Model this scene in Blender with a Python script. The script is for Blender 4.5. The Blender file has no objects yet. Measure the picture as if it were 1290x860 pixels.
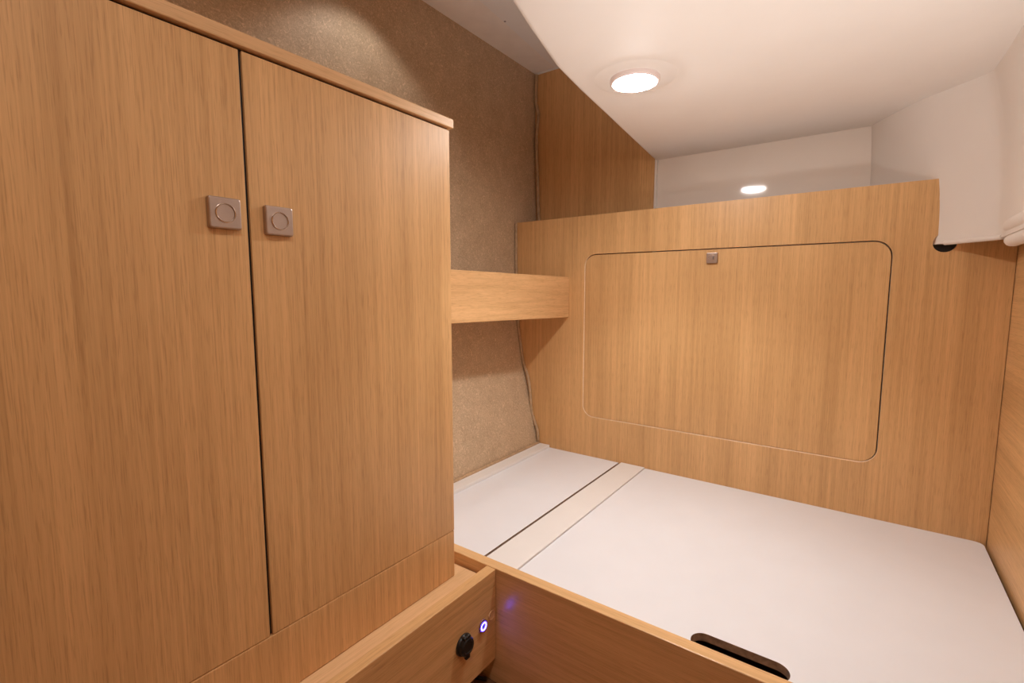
import bpy, bmesh, math, random
from mathutils import Vector, Matrix
from mathutils.geometry import tessellate_polygon

random.seed(4)
# The cabin is measured in "camera heights above the bunk"; S turns them into metres.
S = 0.80
FLOOR = -1.42
def W(p):                       # cabin units -> metres, floor at z = 0
    return Vector((p[0]*S, p[1]*S, (p[2]-FLOOR)*S))

scene = bpy.context.scene
COL = scene.collection
PI = math.pi

# ------------------------------------------------------------------ materials
def new_mat(name):
    m = bpy.data.materials.new(name); m.use_nodes = True
    nt = m.node_tree
    return m, nt, nt.nodes['Principled BSDF']

def ramp(nt, stops):
    r = nt.nodes.new('ShaderNodeValToRGB')
    cr = r.color_ramp
    while len(cr.elements) < len(stops): cr.elements.new(0.5)
    for e, (p, c) in zip(cr.elements, stops):
        e.position = p; e.color = (c[0], c[1], c[2], 1)
    return r

def mixc(nt, mode, fac, a, b):
    n = nt.nodes.new('ShaderNodeMix'); n.data_type = 'RGBA'; n.blend_type = mode
    if isinstance(fac, (int, float)): n.inputs[0].default_value = fac
    else: nt.links.new(fac, n.inputs[0])
    for sock, v in ((n.inputs[6], a), (n.inputs[7], b)):
        if isinstance(v, (tuple, list)): sock.default_value = (v[0], v[1], v[2], 1)
        else: nt.links.new(v, sock)
    return n.outputs[2]

def noise(nt, vec, scale, detail=3, rough=.5, dist=0):
    n = nt.nodes.new('ShaderNodeTexNoise')
    n.inputs['Scale'].default_value = scale; n.inputs['Detail'].default_value = detail
    n.inputs['Roughness'].default_value = rough; n.inputs['Distortion'].default_value = dist
    nt.links.new(vec, n.inputs['Vector'])
    return n.outputs['Fac']

def wood(name, axis='Z', base=(.50, .285, .125), rough=.45, contrast=1.0, offset=(0, 0, 0), cathedral=0.0, spec=.4):
    """Straight-grained oak veneer; axis is the way the grain runs."""
    m, nt, bs = new_mat(name)
    tc = nt.nodes.new('ShaderNodeTexCoord')
    def mapped(along, across):
        mp = nt.nodes.new('ShaderNodeMapping')
        sc = [across]*3; sc['XYZ'.index(axis)] = along
        mp.inputs['Scale'].default_value = sc
        mp.inputs['Location'].default_value = offset
        nt.links.new(tc.outputs['Object'], mp.inputs['Vector'])
        return mp.outputs['Vector']
    broad = noise(nt, mapped(.08, 1), 11, 2, .5, cathedral)
    band = noise(nt, mapped(.012, 1), 75, 3, .6, cathedral*.6)
    fine = noise(nt, mapped(.012, 1), 260, 3, .65)
    pore = noise(nt, mapped(.035, 1), 560, 2, .5)
    d = contrast*.62
    r1 = ramp(nt, [(.28, [1-.20*d*k for k in (1, 1.2, 1.5)]), (.72, [1+.14*d*k for k in (1, 1, 1)])])
    nt.links.new(broad, r1.inputs[0])
    r2 = ramp(nt, [(.30, [1-.20*d*k for k in (1, 1.25, 1.6)]), (.55, (1, 1, 1)), (.78, [1+.10*d]*3)])
    nt.links.new(band, r2.inputs[0])
    r3 = ramp(nt, [(.32, [1-.18*d*k for k in (1, 1.2, 1.4)]), (.6, (1, 1, 1)), (.8, [1+.10*d]*3)])
    nt.links.new(fine, r3.inputs[0])
    r4 = ramp(nt, [(.34, [1-.25*d*k for k in (1, 1.2, 1.4)]), (.46, (1, 1, 1))])
    nt.links.new(pore, r4.inputs[0])
    c = mixc(nt, 'MULTIPLY', 1, base, r1.outputs[0])
    c = mixc(nt, 'MULTIPLY', 1, c, r2.outputs[0])
    c = mixc(nt, 'MULTIPLY', 1, c, r3.outputs[0])
    c = mixc(nt, 'MULTIPLY', 1, c, r4.outputs[0])
    nt.links.new(c, bs.inputs['Base Color'])
    bs.inputs['Roughness'].default_value = rough
    bs.inputs['Specular IOR Level'].default_value = spec
    bp = nt.nodes.new('ShaderNodeBump'); bp.inputs['Strength'].default_value = .06; bp.inputs['Distance'].default_value = .001
    nt.links.new(pore, bp.inputs['Height']); nt.links.new(bp.outputs[0], bs.inputs['Normal'])
    return m

def plain(name, col, rough=.4, metal=0, spec=.5, mottle=.04, scale=14, emit=None, strength=0, bump=0, bscale=300):
    m, nt, bs = new_mat(name)
    tc = nt.nodes.new('ShaderNodeTexCoord')
    n = noise(nt, tc.outputs['Object'], scale, 3)
    r = ramp(nt, [(.3, [max(0, c*(1-mottle)) for c in col]), (.7, [min(1, c*(1+mottle)) for c in col])])
    nt.links.new(n, r.inputs[0]); nt.links.new(r.outputs[0], bs.inputs['Base Color'])
    bs.inputs['Roughness'].default_value = rough; bs.inputs['Metallic'].default_value = metal
    bs.inputs['Specular IOR Level'].default_value = spec
    if emit:
        bs.inputs['Emission Color'].default_value = (*emit, 1); bs.inputs['Emission Strength'].default_value = strength
    if bump:
        n2 = noise(nt, tc.outputs['Object'], bscale, 2)
        bp = nt.nodes.new('ShaderNodeBump'); bp.inputs['Strength'].default_value = bump; bp.inputs['Distance'].default_value = .001
        nt.links.new(n2, bp.inputs['Height']); nt.links.new(bp.outputs[0], bs.inputs['Normal'])
    return m

def fabric(name):
    """Taupe suede-like hull lining with pale crushed flecks."""
    m, nt, bs = new_mat(name)
    tc = nt.nodes.new('ShaderNodeTexCoord'); v = tc.outputs['Object']
    a = noise(nt, v, 12, 5, .6, .4); b = noise(nt, v, 75, 3, .55, 2.2); c = noise(nt, v, 420, 3, .6, .5)
    ra = ramp(nt, [(.3, (.50, .37, .235)), (.7, (.59, .445, .295))]); nt.links.new(a, ra.inputs[0])
    rb = ramp(nt, [(.36, (.86, .85, .84)), (.53, (1, 1, 1)), (.60, (1.08, 1.08, 1.09)), (.67, (1.34, 1.36, 1.39))]); nt.links.new(b, rb.inputs[0])
    rc = ramp(nt, [(.35, (.86, .86, .86)), (.6, (1.05, 1.05, 1.05)), (.75, (1.25, 1.25, 1.25))]); nt.links.new(c, rc.inputs[0])
    k = mixc(nt, 'MULTIPLY', 1, ra.outputs[0], rb.outputs[0]); k = mixc(nt, 'MULTIPLY', 1, k, rc.outputs[0])
    nt.links.new(k, bs.inputs['Base Color'])
    bs.inputs['Roughness'].default_value = .62; bs.inputs['Sheen Weight'].default_value = .25; bs.inputs['Sheen Roughness'].default_value = .4
    bp = nt.nodes.new('ShaderNodeBump'); bp.inputs['Strength'].default_value = .25; bp.inputs['Distance'].default_value = .002
    nt.links.new(b, bp.inputs['Height']); nt.links.new(bp.outputs[0], bs.inputs['Normal'])
    return m

OAK = (.72, .445, .205)
M = dict(
    oak_z=wood('oak veneer upright grain', 'Z', OAK),
    oak_z2=wood('oak veneer upright grain bulkhead', 'Z', OAK, offset=(3.1, 0, 1.7), rough=.38),
    oak_z3=wood('oak veneer upright grain hatch', 'Z', OAK, offset=(7.3, 2.2, .4), rough=.38),
    oak_y=wood('oak veneer fore and aft grain', 'Y', OAK, offset=(1.3, 4.1, 2.2)),
    oak_y2=wood('oak veneer shelf', 'Y', (.75, .475, .235), offset=(5.1, .7, 8.2), cathedral=.02, contrast=.9),
    oak_x=wood('oak veneer athwartships grain', 'X', (.77, .50, .25), offset=(.2, 2.6, 5.5), rough=.28, contrast=.8),
    edge=wood('oak edge banding', 'Y', (.77, .50, .265), offset=(2, 2, 2), contrast=.7),
    lip=plain('pale routed edge', (.84, .64, .42), .5, mottle=.08, scale=80),
    sole=wood('dark cabin sole', 'Y', (.28, .14, .075), rough=.35),
    fabric=fabric('hull lining'),
    bead=plain('lining bead', (.46, .32, .19), .7, mottle=.15, scale=60, bump=.3),
    gel=plain('white moulded gelcoat', (.80, .745, .69), .62, mottle=.015, scale=6),
    gloss=plain('glossy white panel', (.82, .75, .68), .06, mottle=.01, scale=6),
    deck=plain('painted deck head', (.84, .79, .74), .55, mottle=.03),
    board=plain('white laminate', (.80, .825, .87), .42, mottle=.012, scale=9),
    strip=plain('cream laminate', (.81, .80, .785), .42, mottle=.012, scale=9),
    ply=plain('plywood edge', (.36, .25, .18), .7, mottle=.35, scale=60),
    nickel=plain('satin nickel', (.46, .37, .325), .36, metal=1, mottle=.04, scale=40),
    chrome=plain('bright nickel ring', (.95, .88, .80), .15, metal=1, mottle=.02),
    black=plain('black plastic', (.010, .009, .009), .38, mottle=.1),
    lens=plain('lit lamp lens', (.9, .9, .9), .4, emit=(1, .96, .93), strength=150),
    bezel=plain('lamp bezel', (.78, .66, .62), .35, mottle=.02),
    led=plain('lit switch ring', (.5, .6, 1), .4, emit=(.55, .65, 1), strength=4),
    led_rim=plain('lit switch ring rim', (.1, .1, .8), .4, emit=(.025, .012, 1), strength=16),
    steel=plain('dark steel', (.25, .22, .22), .35, metal=1),
)

# ------------------------------------------------------------------ mesh helpers (cabin units in, metres out)
class MB:
    def __init__(self): self.v = []; self.f = []; self.mi = []
    def face_add(self, idx, mi=0): self.f.append(idx); self.mi.append(mi)
    def add(self, verts, faces, mi=0):
        o = len(self.v); self.v += [tuple(p) for p in verts]
        for f in faces: self.f.append([i+o for i in f]); self.mi.append(mi)
        return self
    def box(self, x0, x1, y0, y1, z0, z1, bev=0, mi=0):
        return self.hexa([(x0, y0, z0), (x1, y0, z0), (x1, y1, z0), (x0, y1, z0), (x0, y0, z1), (x1, y0, z1), (x1, y1, z1), (x0, y1, z1)], bev, mi)
    def hexa(self, c, bev=0, mi=0, seg=2):
        bm = bmesh.new(); vs = [bm.verts.new(p) for p in c]
        for q in ((0, 3, 2, 1), (4, 5, 6, 7), (0, 1, 5, 4), (1, 2, 6, 5), (2, 3, 7, 6), (3, 0, 4, 7)): bm.faces.new([vs[i] for i in q])
        if bev: bmesh.ops.bevel(bm, geom=list(bm.edges), offset=bev, segments=seg, profile=.5, affect='EDGES')
        bm.verts.index_update(); bm.verts.ensure_lookup_table()
        self.add([v.co[:] for v in bm.verts], [[v.index for v in f.verts] for f in bm.faces], mi); bm.free()
        return self
    def prism(self, outer, holes, place, d0, d1, mi=0, side_mi=None):
        """outer/holes: 2-D loops; place(u, v, d) -> point; a plate from depth d0 to d1 with real holes."""
        loops = [outer]+list(holes)
        tris = tessellate_polygon([[Vector((u, v, 0)) for u, v in l] for l in loops])
        flat = [p for l in loops for p in l]; n = len(flat)
        self_o = [place(u, v, d0) for u, v in flat]+[place(u, v, d1) for u, v in flat]
        faces = [list(t) for t in tris]+[[i+n for i in reversed(t)] for t in tris]
        self.add(self_o, faces, mi)
        o = len(self.v)-2*n; k = 0
        for l in loops:
            for i in range(len(l)):
                a = o+k+i; b = o+k+(i+1) % len(l)
                self.face_add([a, b, b+n, a+n], mi if side_mi is None else side_mi)
            k += len(l)
        return self
    def tube(self, pts, r, seg=10, caps=True, mi=0, flat=1.0):
        pts = [Vector(p) for p in pts]; rings = []
        up = None
        for i, p in enumerate(pts):
            t = (pts[min(i+1, len(pts)-1)]-pts[max(i-1, 0)]).normalized()
            if up is None: up = t.orthogonal().normalized()
            up = (up-t*up.dot(t)).normalized(); s = t.cross(up)
            rr = r[i] if isinstance(r, (list, tuple)) else r
            rings.append([p+(up*math.cos(2*PI*k/seg)+s*math.sin(2*PI*k/seg))*rr for k in range(seg)])
        vs = [q for g in rings for q in g]; fs = []
        for i in range(len(pts)-1):
            for k in range(seg):
                a = i*seg+k; b = i*seg+(k+1) % seg; fs.append([a, b, b+seg, a+seg])
        if caps: fs += [list(range(seg))[::-1], [(len(pts)-1)*seg+k for k in range(seg)]]
        return self.add(vs, fs, mi)
    def lathe(self, prof, centre, axis, seg=48, mi=0):
        """prof: (radius, height along axis)."""
        ax = Vector(axis).normalized(); u = ax.orthogonal().normalized(); w = ax.cross(u); c = Vector(centre)
        vs = []; fs = []; n = len(prof)
        for k in range(seg):
            d = u*math.cos(2*PI*k/seg)+w*math.sin(2*PI*k/seg)
            vs += [c+d*r+ax*h for r, h in prof]
        for k in range(seg):
            for i in range(n-1):
                a = k*n+i; b = ((k+1) % seg)*n+i; fs.append([a, b, b+1, a+1])
        return self.add(vs, fs, mi)
    def grid(self, rows, mi=0):
        n = len(rows[0]); vs = [p for r in rows for p in r]; fs = []
        for i in range(len(rows)-1):
            for j in range(n-1): fs.append([i*n+j, i*n+j+1, (i+1)*n+j+1, (i+1)*n+j])
        return self.add(vs, fs, mi)
    def build(self, name, mats, parent=None, smooth=None):
        if not isinstance(mats, (list, tuple)): mats = [mats]
        vs = [W(p) for p in self.v]
        if parent is not None: org = Vector(parent['_org'])
        else:
            org = Vector(((min(v.x for v in vs)+max(v.x for v in vs))/2, (min(v.y for v in vs)+max(v.y for v in vs))/2, min(v.z for v in vs)))
        me = bpy.data.meshes.new(name)
        me.from_pydata([v-org for v in vs], [], self.f)
        for m in mats: me.materials.append(m)
        for p, i in zip(me.polygons, self.mi): p.material_index = i
        bm = bmesh.new(); bm.from_mesh(me)
        bmesh.ops.remove_doubles(bm, verts=bm.verts, dist=1e-6)
        bmesh.ops.recalc_face_normals(bm, faces=bm.faces)
        bm.to_mesh(me); bm.free(); me.update()
        o = bpy.data.objects.new(name, me); COL.objects.link(o)
        o['_org'] = org[:]
        if parent is not None: o.parent = parent
        else: o.location = org
        if smooth and smooth > 30:
            for p in me.polygons: p.use_smooth = True
            me.set_sharp_from_angle(angle=math.radians(smooth))
        return o

def tag(o, label, cat, group=None):
    o['label'] = label; o['category'] = cat
    if group: o['group'] = group
    return o
def thing(name, base, label, cat, group=None):
    o = bpy.data.objects.new(name, None); o.empty_display_size = .1; COL.objects.link(o)
    o.location = W(base); o['_org'] = W(base)[:]
    return tag(o, label, cat, group)
def struct(o): o['kind'] = 'structure'; return o

def rrect(u0, u1, v0, v1, r, seg=8):
    pts = []
    for cu, cv, a in ((u1-r, v1-r, 0), (u0+r, v1-r, 90), (u0+r, v0+r, 180), (u1-r, v0+r, 270)):
        for k in range(seg+1):
            t = math.radians(a+90*k/seg); pts.append((cu+r*math.cos(t), cv+r*math.sin(t)))
    return pts
def smooth_path(pts, n=8):
    out = []; P = [Vector(p) for p in pts]; P = [P[0]*2-P[1]]+P+[P[-1]*2-P[-2]]
    for i in range(1, len(P)-2):
        for k in range(n):
            t = k/n; a, b, c, d = P[i-1:i+3]
            out.append(.5*((2*b)+(c-a)*t+(2*a-5*b+4*c-d)*t*t+(3*b-a-3*c+d)*t**3))
    out.append(P[-2]); return out

# ------------------------------------------------------------------ key planes
YB = 2.595        # face of the oak bulkhead behind the bunk
YU = 2.84         # wood and gloss panels in the recess behind it
XW = -1.855       # hull side
XF = -1.138       # wardrobe door face
XR = 0.447        # right-hand wood panel
ZC = 0.75         # underside of the cockpit moulding
ZD = 1.43         # deck head
YN = -1.30        # after end of the cabin, behind the camera

# ------------------------------------------------------------------ the setting
struct(MB().box(-2.1, .75, YN-.05, 3.0, FLOOR-.03, FLOOR).build('floor', M['sole']))

# hull side: upright above, sloping inwards down to the bunk
prof = [(-1.60, FLOOR), (-1.655, -1.10), (-1.684, -.95), (-1.715, -.81), (-1.752, -.66), (-1.792, -.48), (-1.822, -.32), (-1.846, -.16), (-1.855, -.02), (-1.856, .43), (-1.866, .80), (-1.872, ZD+.03)]
mb = MB(); ys = [YN, .5, 1.4, 2.0, 2.5, 2.9]
pz = [prof[0]]
mb.grid([[(x, y, z) for x, z in prof] for y in ys])
mb.grid([[(x-.05, y, z) for x, z in prof] for y in ys])
struct(mb.build('wall_left', M['fabric'], smooth=60))

struct(MB().box(-1.90, -1.030, YU, YU+.03, -1.42, ZD+.02).build('wall_back', M['oak_z']))
struct(MB().box(-1.030, .5, YU+.004, YU+.03, -1.42, ZC+.1).build('wall_back', M['gloss']))
struct(MB().box(-1.036, -1.021, YU-.012, YU+.004, .0, ZC+.02, bev=.002).build('trim_1', M['gel']))
struct(MB().box(-1.87, -1.40, YU-.010, YU, ZD-.010, ZD, bev=.002).build('trim_2', M['strip']))
struct(MB().box(XR, XR+.03, YN, YB+.03, FLOOR, ZD+.02).build('wall_right', M['oak_y']))
struct(MB().box(-1.9, XR, YN-.03, YN, FLOOR, ZD+.02).build('wall_front', M['oak_z']))

# deck head: a strip along the hull and a lower panel inboard of it
mb = MB()
mb.hexa([(-1.9, YN, ZD), (-1.34, YN, ZD), (-1.716, 2.86, ZD), (-1.9, 2.86, ZD), (-1.9, YN, ZD+.04), (-1.34, YN, ZD+.04), (-1.716, 2.86, ZD+.04), (-1.9, 2.86, ZD+.04)])
dh = struct(mb.build('ceiling', M['deck']))
mb = MB()
mb.hexa([(-1.34, YN, ZD-.004), (.5, YN, ZD-.004), (.5, 2.86, ZD-.004), (-1.716, 2.86, ZD-.004), (-1.34, YN, ZD+.04), (.5, YN, ZD+.04), (.5, 2.86, ZD+.04), (-1.716, 2.86, ZD+.04)])
dp = struct(mb.build('ceiling', M['strip']))
sc = MB().lathe([(0, -.006), (.005, -.005), (.008, -.002), (.009, .0005)], (-1.648, 2.204, ZD-.0005), (0, 0, 1), 16)
sc.build('screw', M['steel'], dh, 50)

# cockpit moulding over the bunk: a thick slab with a softly rounded lower edge
edge = [(-.60, .66), (-.70, .76), (-.765, .92), (-.800, 1.09), (-.842, 1.25), (-.878, 1.40), (-.902, 1.50), (-.930, 1.72), (-.958, 2.0), (-1.002, 2.42), (-1.047, 2.86)]
poly = [Vector(p) for p in edge]+[Vector((.52, 2.86)), Vector((.52, .66))]
def inset(poly, d):
    out = []; n = len(poly)
    for i in range(n):
        a, b, c = poly[i-1], poly[i], poly[(i+1) % n]
        e1 = (b-a).normalized(); e2 = (c-b).normalized()
        n1 = Vector((-e1.y, e1.x)); n2 = Vector((-e2.y, e2.x)); nn = (n1+n2).normalized()
        k = 1/max(.4, nn.dot(n1)); out.append(b-nn*d*k)      # loop runs clockwise, inside is to the right
    return out
R = .022; rows = []
for k in range(7):
    a = PI/2*k/6
    rows.append([(p.x, p.y, ZC+R*(1-math.cos(a))) for p in inset(poly, R*(1-math.sin(a)))])
rows.append([(p.x, p.y, ZD+.02) for p in poly])
mb = MB(); n = len(poly)
for r in range(len(rows)-1):
    mb.add(rows[r]+rows[r+1], [[i, (i+1) % n, (i+1) % n+n, i+n] for i in range(n)])
bot = rows[0]
mb.add(bot, [list(t) for t in tessellate_polygon([[Vector((p[0], p[1], 0)) for p in bot]])])
struct(mb.build('ceiling', M['gel'], smooth=35))

# moulded white side of the cockpit well, cutting through the bulkhead at the right
pb = [(-.026, 2.86, 0), (.02, 2.80, 0), (.212, 2.60, 0), (.300, 2.50, 0), (.352, 2.445, 0), (.366, 2.41, 0), (.368, 2.34, 0), (.366, 2.0, 0), (.362, 1.4, 0), (.36, .66, 0)]
pt = [(-.032, 2.86, 0), (-.01, 2.80, 0), (.108, 2.60, 0), (.200, 2.50, 0), (.268, 2.43, 0), (.296, 2.39, 0), (.306, 2.32, 0), (.312, 2.0, 0), (.315, 1.4, 0), (.315, .66, 0)]
A = smooth_path(pb, 6); B = smooth_path(pt, 6)
ts = [i/16 for i in range(17)]
rows = []
for a, b in zip(A, B):
    row = []
    for t in ts:
        e = t**2.6
        p = a.lerp(b, e); row.append((p.x, p.y, .185+(ZC+.01-.185)*t))
    # fillet into the ceiling
    rows.append(row)
mb = MB(); mb.grid(rows)
mb.grid([[(p[0]+.035, p[1]+.035, p[2]) for p in r] for r in rows])
mb.grid([[r[0] for r in rows], [(r[0][0]+.035, r[0][1]+.035, r[0][2]) for r in rows]])
side = struct(mb.build('wall_right', M['gel'], smooth=50))
# rolled rim along the lower edge of that moulding
rim = [p for p in A if p.y <= 2.58]
mb = MB()
mb.tube([(p.x+.004, p.y-.003, .187) for p in rim if p.y > 2.40], .009, 10)
r2 = [p for p in A if p.y <= 2.40]
def rr(i): return min(1, .30+i*.16)
mb.tube([(p.x+.016, p.y-.005, .208+.012*rr(i)) for i, p in enumerate(r2)], [.026*rr(i) for i in range(len(r2))], 14)
mb.tube([(p.x+.018, p.y-.005, .184-.016*rr(i)) for i, p in enumerate(r2)], [.022*rr(i) for i in range(len(r2))], 14)
struct(mb.build('trim_3', M['gel'], smooth=60))

# bead of lining where the hull side meets the bunk
mb = MB().tube([(-1.668, 1.33, -.984), (-1.668, 2.0, -.984), (-1.668, 2.59, -.984)], .011, 10)
struct(mb.build('trim_4', M['bead'], smooth=60))

# ------------------------------------------------------------------ bulkhead panel with its hatch
PX0, PX1, PZ1 = -1.850, XR-.002, .437
bh = thing('bulkhead_panel', ((PX0+PX1)/2, YB, FLOOR), 'wide oak panel standing behind the white bunk, with a round-cornered hatch in it', 'panel')
hole = []
outer = [(PX0, FLOOR), (PX1, FLOOR), (PX1, .192)]
cx, cz, cr = .240, .190, .038             # drilled relief at the corner of the notch
for k in range(21):
    a = math.radians(0-270*k/20)
    outer.append((cx+cr*math.cos(a), cz+cr*math.sin(a)))
outer += [(.211, .36), (.2085, PZ1+.004), (PX0, PZ1-.004)]
# panel foot follows the hull side
outer = [p for p in outer]
outer[0] = (-1.62, FLOOR)
outer += [(-1.852, -.05), (-1.838, -.20), (-1.806, -.385), (-1.787, -.49), (-1.742, -.695), (-1.704, -.85), (-1.672, -.99)]
HX0, HX1, HZ0, HZ1 = -1.351, .074, -.752, .206
gap = rrect(HX0-.0009, HX1+.0042, HZ0-.0009, HZ1+.0052, .067)
place_b = lambda u, v, d: (u, YB+d, v)
pm = MB(); gapo = rrect(HX0-.0050, HX1+.0052, HZ0-.0055, HZ1+.0060, .070); ng = len(gap)
pm.prism(outer, [gapo], place_b, 0, .0036)
pm.add([place_b(u, v, 0) for u, v in gapo]+[place_b(u, v, .0035) for u, v in gap]+[place_b(u, v, .026) for u, v in gap],
       [[i, (i+1) % ng, (i+1) % ng+ng, i+ng] for i in range(ng)]+[[i+ng, (i+1) % ng+ng, (i+1) % ng+2*ng, i+2*ng] for i in range(ng)], 1)
pm.prism(outer, [gap], place_b, .0037, .026)
pm.build('panel', [M['oak_z2'], M['lip']], bh)
MB().box(.19, .30, YB+.027, YB+.034, .13, .184).build('hole_shade', M['black'], bh)  # black block added behind the hole, stands in for its deep shade
hb = MB(); hl = rrect(HX0, HX1, HZ0, HZ1, .065); hi = rrect(HX0+.001, HX1-.001, HZ0+.001, HZ1-.001, .064)
nn = len(hl)
hb.add([place_b(u, v, 0) for u, v in hi]+[place_b(u, v, .0022) for u, v in hl]+[place_b(u, v, .026) for u, v in hl],
       [[i, (i+1) % nn, (i+1) % nn+nn, i+nn] for i in range(nn)]+[[i+nn, (i+1) % nn+nn, (i+1) % nn+2*nn, i+2*nn] for i in range(nn)])
hb.add([place_b(u, v, 0) for u, v in hi], [list(t) for t in tessellate_polygon([[Vector((u, v, 0)) for u, v in hi]])])
hb.add([place_b(u, v, .026) for u, v in hl], [list(t) for t in tessellate_polygon([[Vector((u, v, 0)) for u, v in hl]])])
hatch = hb.build('hatch', M['oak_z3'], bh)

def latch(parent, c, nrm, side, half, twist=0.0):
    """square push latch: bevelled plate, bright ring, round button"""
    c = Vector(c); n = Vector(nrm); u = Vector(side); w = Vector((0, 0, 1))
    def P(a, b, h): return tuple(c+u*a+w*b+n*h)
    mb = MB(); loops = []
    for r, h in ((0, 0), (0, .0085), (.0012, .0112), (.0035, .012)):
        loops.append([P(a, b, h) for a, b in rrect(-half+r, half-r, -half+r, half-r, max(.0025, .005-r), 4)])
    k = len(loops[0])
    for a, b in zip(loops, loops[1:]): mb.add(a+b, [[i, (i+1) % k, (i+1) % k+k, i+k] for i in range(k)])
    mb.add(loops[-1], [list(range(k))]); mb.add(loops[0], [list(range(k))[::-1]])
    mb.build('latch_plate', M['nickel'], parent)
    rad = half*.58
    ring = MB().lathe([(rad*.93, .0122), (rad*.95, .0146), (rad*1.0, .0154), (rad*1.06, .0143), (rad*1.09, .0118)], c, n, 40)
    ring.build('latch_ring', M['chrome'], parent, 60)
    bt = MB().lathe([(.0002, .0126), (rad*.91, .0126), (rad*.91, .0112)], c, n, 40)
    bt.build('latch_button', M['nickel'], parent, 60)
latch(hatch, (-.639, YB, .163), (0, -1, 0), (1, 0, 0), .027)
# small keyhole lug on the hatch button
MB().box(-.635, -.628, YB-.0165, YB-.0125, .155, .171, bev=.0015).build('latch_key', M['steel'], hatch)

# ------------------------------------------------------------------ wardrobe
WY0, WY1, WYM = -.14, 1.216, .556
wd = thing('wardrobe', (-1.49, .54, -1.0195), 'tall oak two-door wardrobe on the locker ledge, square metal latches', 'wardrobe')
mb = MB(); t = .02
cheek = [(XF-.0235, -1.0195), (XF-.0235, .525), (-1.850, .525), (-1.848, 0), (-1.838, -.16), (-1.814, -.32), (-1.784, -.48), (-1.744, -.66), (-1.707, -.81), (-1.676, -.95), (-1.662, -1.0195)]
for ya in (WY0, WY1-t): mb.prism(cheek, [], lambda u, v, d: (u, d, v), ya, ya+t)
mb.box(-1.65, XF-.0235, WY0+t, WY1-t, -.87, -.85).box(-1.84, XF-.0235, WY0+t, WY1-t, .49, .525)
mb.build('body', M['oak_z'], wd)
def door(y0, y1):
    return MB().box(XF-.022, XF, y0, y1, -.8465, .5210, bev=.001).build('door', M['oak_z'], wd, 30)
sl = MB().box(XF-.0218, XF-.007, WYM-.0035, WYM+.0035, -.846, .521).box(XF-.0218, XF-.010, WY0+.002, WY1-.002, .5213, .5273)  # black strips added as the shade inside the door and trim gaps
sl.build('gap_shade', M['black'], wd)['label'] = 'black strips standing in for shade in the door joints'
dl = door(WY0, WYM-.0036); dr = door(WYM+.0036, WY1)
latch(dl, (XF, .502, .166), (1, 0, 0), (0, 1, 0), .0335)
latch(dr, (XF, .622, .1625), (1, 0, 0), (0, 1, 0), .0335)
MB().box(XF-.022, XF, WY0, WY1, -1.0195, -.8485, bev=.0028).build('plinth_panel', wood('oak veneer plinth', 'Z', OAK, offset=(2.4, 3.1, 1)), wd, 30)
MB().box(-1.845, XF+.010, WY0, WY1+.012, .5275, .557, bev=.0025).build('top_trim', M['edge'], wd, 30)

# ------------------------------------------------------------------ locker box with socket and lit switch
lk = thing('locker_box', (-1.2, .55, FLOOR), 'low oak locker under the wardrobe, with black socket and blue lit switch', 'locker')
XB = -1.004
MB().box(XB-.040, XB, -.4, 1.283, -1.32, -.981, bev=.002).build('front_panel', M['oak_y'], lk, 30)
MB().box(-1.60, XB-.041, -.4, 1.274, -1.040, -1.0205, bev=.0015).build('ledge_board', M['edge'], lk, 30)
MB().box(-1.24, -1.22, -.4, 1.283, FLOOR+.001, -1.041).build('plinth', M['oak_y'], lk)
# socket with its hinged cap
sc_ = Vector((XB, 1.108, -1.157))
so = MB().lathe([(.0002, .0005), (.036, .0005), (.036, .006), (.033, .010), (.0002, .010)], sc_, (1, 0, 0), 36).build('socket', M['black'], lk, 40)
fl = MB().lathe([(.0002, .010), (.0305, .010), (.0305, .020), (.027, .024), (.020, .0245), (.018, .0225), (.0002, .0225)], sc_, (1, 0, 0), 36)
fl.box(sc_.x+.010, sc_.x+.022, sc_.y-.008, sc_.y+.012, sc_.z-.043, sc_.z-.024, bev=.003)
fl.build('socket_cap', M['black'], so, 40)
hg = MB()
hg.tube([(sc_.x+.018, sc_.y-.016, sc_.z+.034), (sc_.x+.018, sc_.y+.012, sc_.z+.034)], .0055, 10)
hg.box(sc_.x+.004, sc_.x+.020, sc_.y-.014, sc_.y-.006, sc_.z+.024, sc_.z+.036, bev=.001).box(sc_.x+.004, sc_.x+.020, sc_.y+.002, sc_.y+.010, sc_.z+.024, sc_.z+.036, bev=.001)
hg.build('hinge', M['black'], so, 40)
lc = Vector((XB, 1.209, -1.152))
sw = MB().lathe([(.0215, .0005), (.0215, .003), (.019, .005), (.0165, .005), (.0165, .0035), (.0002, .0035)], lc, (1, 0, 0), 36).build('light_switch', M['nickel'], lk, 40)
MB().lathe([(.0114, .0058), (.0120, .0064), (.0127, .0066), (.0134, .0064), (.0140, .0058)], lc, (1, 0, 0), 36).build('glow_ring', M['led'], sw, 60)
MB().lathe([(.0080, .0036), (.0088, .0054), (.0105, .0057), (.0146, .0057), (.0164, .0057), (.0176, .0042)], lc, (1, 0, 0), 36).build('glow_rim', M['led_rim'], sw, 60)
MB().lathe([(.0002, .0050), (.0066, .0048), (.0080, .0036)], lc, (1, 0, 0), 36).build('switch_button', plain('switch button', (.06, .05, .25), .3), sw, 60)
cc = Vector((XB, 1.258, -1.140))
MB().lathe([(.0002, .002), (.0135, .002), (.0150, .0036), (.0170, .003), (.0175, .0003)], cc, (1, 0, 0), 32).build('cover_cap', M['edge'], lk, 60)

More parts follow.
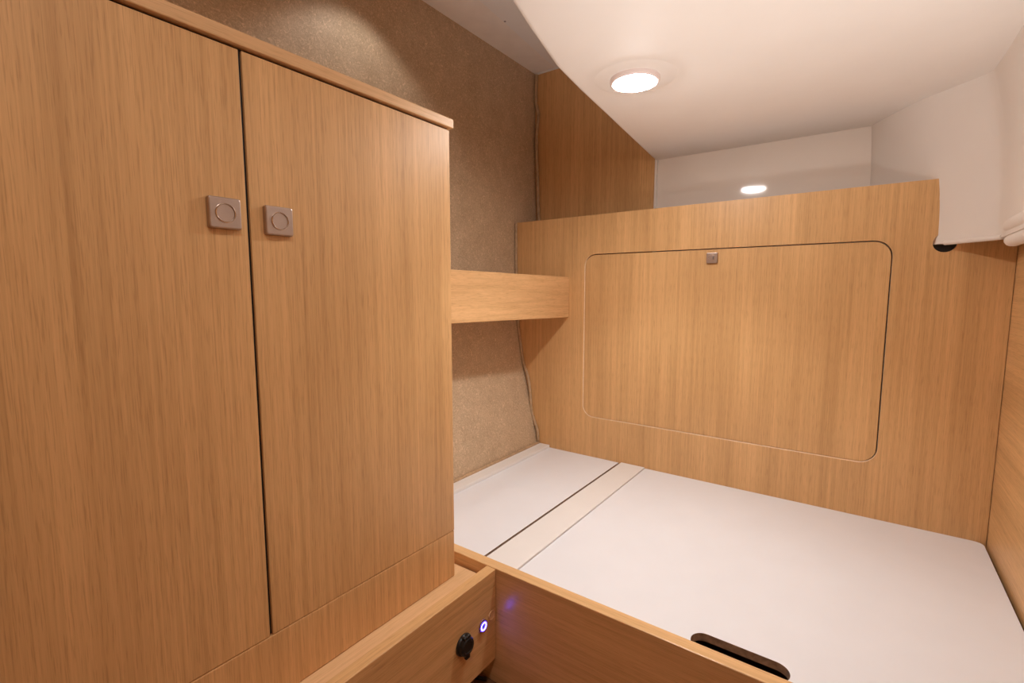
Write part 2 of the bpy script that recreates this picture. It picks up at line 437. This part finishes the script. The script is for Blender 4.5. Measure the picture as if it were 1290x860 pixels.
# black lead poking out under the locker
tag(MB().tube(smooth_path([(-1.20, 1.20, FLOOR+.008), (-1.13, 1.235, FLOOR+.008), (-1.055, 1.26, FLOOR+.010), (-1.035, 1.268, FLOOR+.012)], 5), .007, 8).build('cable', M['black'], smooth=60),
    'short black cable end on the dark floor below the locker', 'cable')

# ------------------------------------------------------------------ bunk front and bunk boards
tag(MB().box(-1.60, XR-.004, 1.285, 1.328, FLOOR+.0005, -.98, bev=.0025).build('bunk_front_board', M['oak_x'], smooth=30),
    'long oak board across the front of the bunk beside the locker', 'bunk front')

BT = .024; YF, YE = 1.329, YB-.001
def plate(x0, x1, y0, y1, ztop, bev=.0015): return MB().box(x0, x1, y0, y1, ztop-BT, ztop, bev=bev)
tag(MB().prism([(-1.600, YF), (-1.114, YF), (-1.114, YE), (-1.600, YE)], [], lambda u, v, d: (u, v, -1.0-d), 0, BT, 0, 1).build('bunk_board', [M['board'], M['ply']]), 'narrow white bunk board beside the hull side, left of the dark gap', 'bunk board', 'bunk boards')
tag(plate(-1.0965, -.9555, YF, YE-.002, -.993, .002).build('bunk_strip', M['strip'], smooth=30), 'cream strip between the narrow and the large white bunk boards', 'bunk strip')
tag(MB().box(-1.655, -1.583, YF, YE-.004, -.9995, -.981, bev=.003).build('batten', M['strip'], smooth=30), 'thin cream batten lying on the bunk along the lined hull side', 'batten')
# the large board has a hand slot and a rounded far corner
bx0, bx1 = -.9535, .436
outer = [(bx0, YF), (bx1, YF)]+[(bx1-.03+.03*math.cos(math.radians(a)), YE-.03+.03*math.sin(math.radians(a))) for a in range(0, 91, 15)]+[(bx0, YE)]
slot = rrect(-.352, -.100, 1.332+.0, 1.408, .0375, 10)
mb = MB().prism(outer, [slot], lambda u, v, d: (u, v, -1.0-d), 0, BT, 0, 1)
tag(mb.build('bunk_board', [M['board'], M['ply']]), 'large white bunk board with an oval hand slot, against the oak bulkhead', 'bunk board', 'bunk boards')
# bearers the boards lie on, in the dark under the bunk
br = MB()
struct(br.box(-1.60, XR-.004, 2.52, YB-.0005, -1.09, -1.0+(-BT), bev=.001).build('trim_5', M['oak_x']))

# ------------------------------------------------------------------ shelf between wardrobe and bulkhead
sh = thing('shelf', (-1.66, 1.95, -.16), 'oak shelf with a deep front board, between wardrobe and bulkhead', 'shelf')
x0, x1 = -1.515, -1.457; y0, y1 = 1.2185, YB-.001
mb = MB().hexa([(x0-.038, y0, -.142), (x0, y0, -.142), (x1, y1, -.160), (x1-.038, y1, -.160), (x0-.038, y0, .098), (x0, y0, .098), (x1, y1, .082), (x1-.038, y1, .082)], .0025)
mb.build('front_board', M['oak_y2'], sh, 30)
mb = MB().hexa([(-1.846, y0, -.118), (x0-.040, y0, -.118), (x1-.040, y1, -.134), (-1.846, y1, -.134), (-1.846, y0, -.098), (x0-.040, y0, -.098), (x1-.040, y1, -.114), (-1.846, y1, -.114)], .001)
mb.build('shelf_board', M['oak_y'], sh, 30)

# ------------------------------------------------------------------ edging cords in the corners
def cord(pts, r, label):
    return tag(MB().tube(smooth_path(pts, 6), r, 10).build('edging_cord', M['bead'], smooth=60), label, 'cord', 'edging cords')
yc = YU-.014
cord([(-1.853, yc, 1.418), (-1.857, yc, 1.30), (-1.858, yc, 1.245), (-1.848, yc, 1.205), (-1.838, yc, 1.165), (-1.840, yc, 1.12), (-1.848, yc, 1.05), (-1.850, yc, .90), (-1.842, yc, .78), (-1.838, yc, .66), (-1.832, yc, .52), (-1.823, yc, .43)], .0105,
     'wavy cord running down the upper corner beside the dark oak panel')
yc = YB-.009
cord([(-1.845, yc, .428), (-1.846, yc, .30), (-1.845, yc, .20), (-1.844, yc, .105)], .0085, 'short straight cord above the shelf at the bulkhead edge')
cord([(-1.832, yc, -.15), (-1.829, yc, -.21), (-1.818, yc, -.30), (-1.806, yc, -.36), (-1.796, yc, -.43), (-1.780, yc, -.49), (-1.752, yc, -.55), (-1.738, yc, -.62), (-1.730, yc, -.70), (-1.722, yc, -.78), (-1.700, yc, -.84), (-1.676, yc, -.90), (-1.670, yc, -.968)], .0095,
     'wavy cord below the shelf running down to the bunk corner')

# ------------------------------------------------------------------ downlight
LX, LY = -.712, 1.722
dn = thing('downlight', (LX, LY, ZC), 'round recessed lamp glowing in the white ceiling over the bunk', 'lamp')
ax = (0, 0, -1); c0 = (LX, LY, ZC)
MB().lathe([(.084, .0035), (.100, .0040), (.118, .0036), (.134, .0018), (.143, .0002)], c0, ax, 72).build('mounting_ring', M['gel'], dn, 60)
MB().lathe([(.0865, .002), (.0865, .0150), (.084, .0185), (.079, .0195), (.0755, .018), (.074, .012)], c0, ax, 72).build('bezel', M['bezel'], dn, 50)
MB().lathe([(.0745, .012), (.0725, .0180), (.066, .0222), (.054, .0257), (.034, .0285), (.0002, .0295)], c0, ax, 72).build('lens', M['lens'], dn, 60)

# ------------------------------------------------------------------ lights
def spot(name, p, target, watts, size, blend, radius, col):
    l = bpy.data.lights.new(name, 'SPOT'); l.energy = watts; l.spot_size = math.radians(size); l.spot_blend = blend
    l.shadow_soft_size = radius; l.color = col
    o = bpy.data.objects.new(name, l); COL.objects.link(o); o.location = W(p)
    o.rotation_euler = (W(target)-W(p)).to_track_quat('-Z', 'Y').to_euler(); return o
WARM = (1.0, .975, .955)
spot('bunk_light', (LX, LY, ZC-.046), (LX, LY, -1), 12.5, 106, .42, .05, WARM)
spot('ceiling_fill', (-.1, .6, -.7), (-.24, 1.48, .75), 44, 72, 1, .12, WARM)  # unseen upward fill, added only to brighten the ceiling
spot('wardrobe_light', (-1.58, 1.40, ZD-.02), (-1.58, 1.40, 0), 3.2, 110, .35, .03, WARM)
def area(name, p, target, watts, size, col):
    l = bpy.data.lights.new(name, 'AREA'); l.shape = 'DISK'; l.size = size; l.energy = watts; l.color = col
    o = bpy.data.objects.new(name, l); COL.objects.link(o); o.location = W(p)
    o.rotation_euler = (W(target)-W(p)).to_track_quat('-Z', 'Y').to_euler(); return o
area('cabin_light', (-.05, .10, ZD-.03), (-.05, .10, -1), 4.6, .14, WARM)
w = bpy.data.worlds.new('world'); scene.world = w; w.use_nodes = True
w.node_tree.nodes['Background'].inputs[0].default_value = (.02, .018, .016, 1)

# ------------------------------------------------------------------ camera
cam = bpy.data.cameras.new('camera'); cam.sensor_width = 36; cam.lens = 36*612/1290; cam.clip_start = .02
co = bpy.data.objects.new('camera', cam); COL.objects.link(co); co.location = W((0, 0, 0))
co.rotation_euler = (PI/2-math.atan(64/612), 0, math.radians(36.0))
scene.camera = co

for o in list(bpy.data.objects):
    if '_org' in o: del o['_org']
scene.view_settings.view_transform = 'Standard'; scene.view_settings.look = 'None'
scene.view_settings.exposure = .46; scene.view_settings.gamma = 1; scene.view_settings.use_curve_mapping = False
scene.cycles.max_bounces = 12; scene.cycles.diffuse_bounces = 8; scene.cycles.use_denoising = True
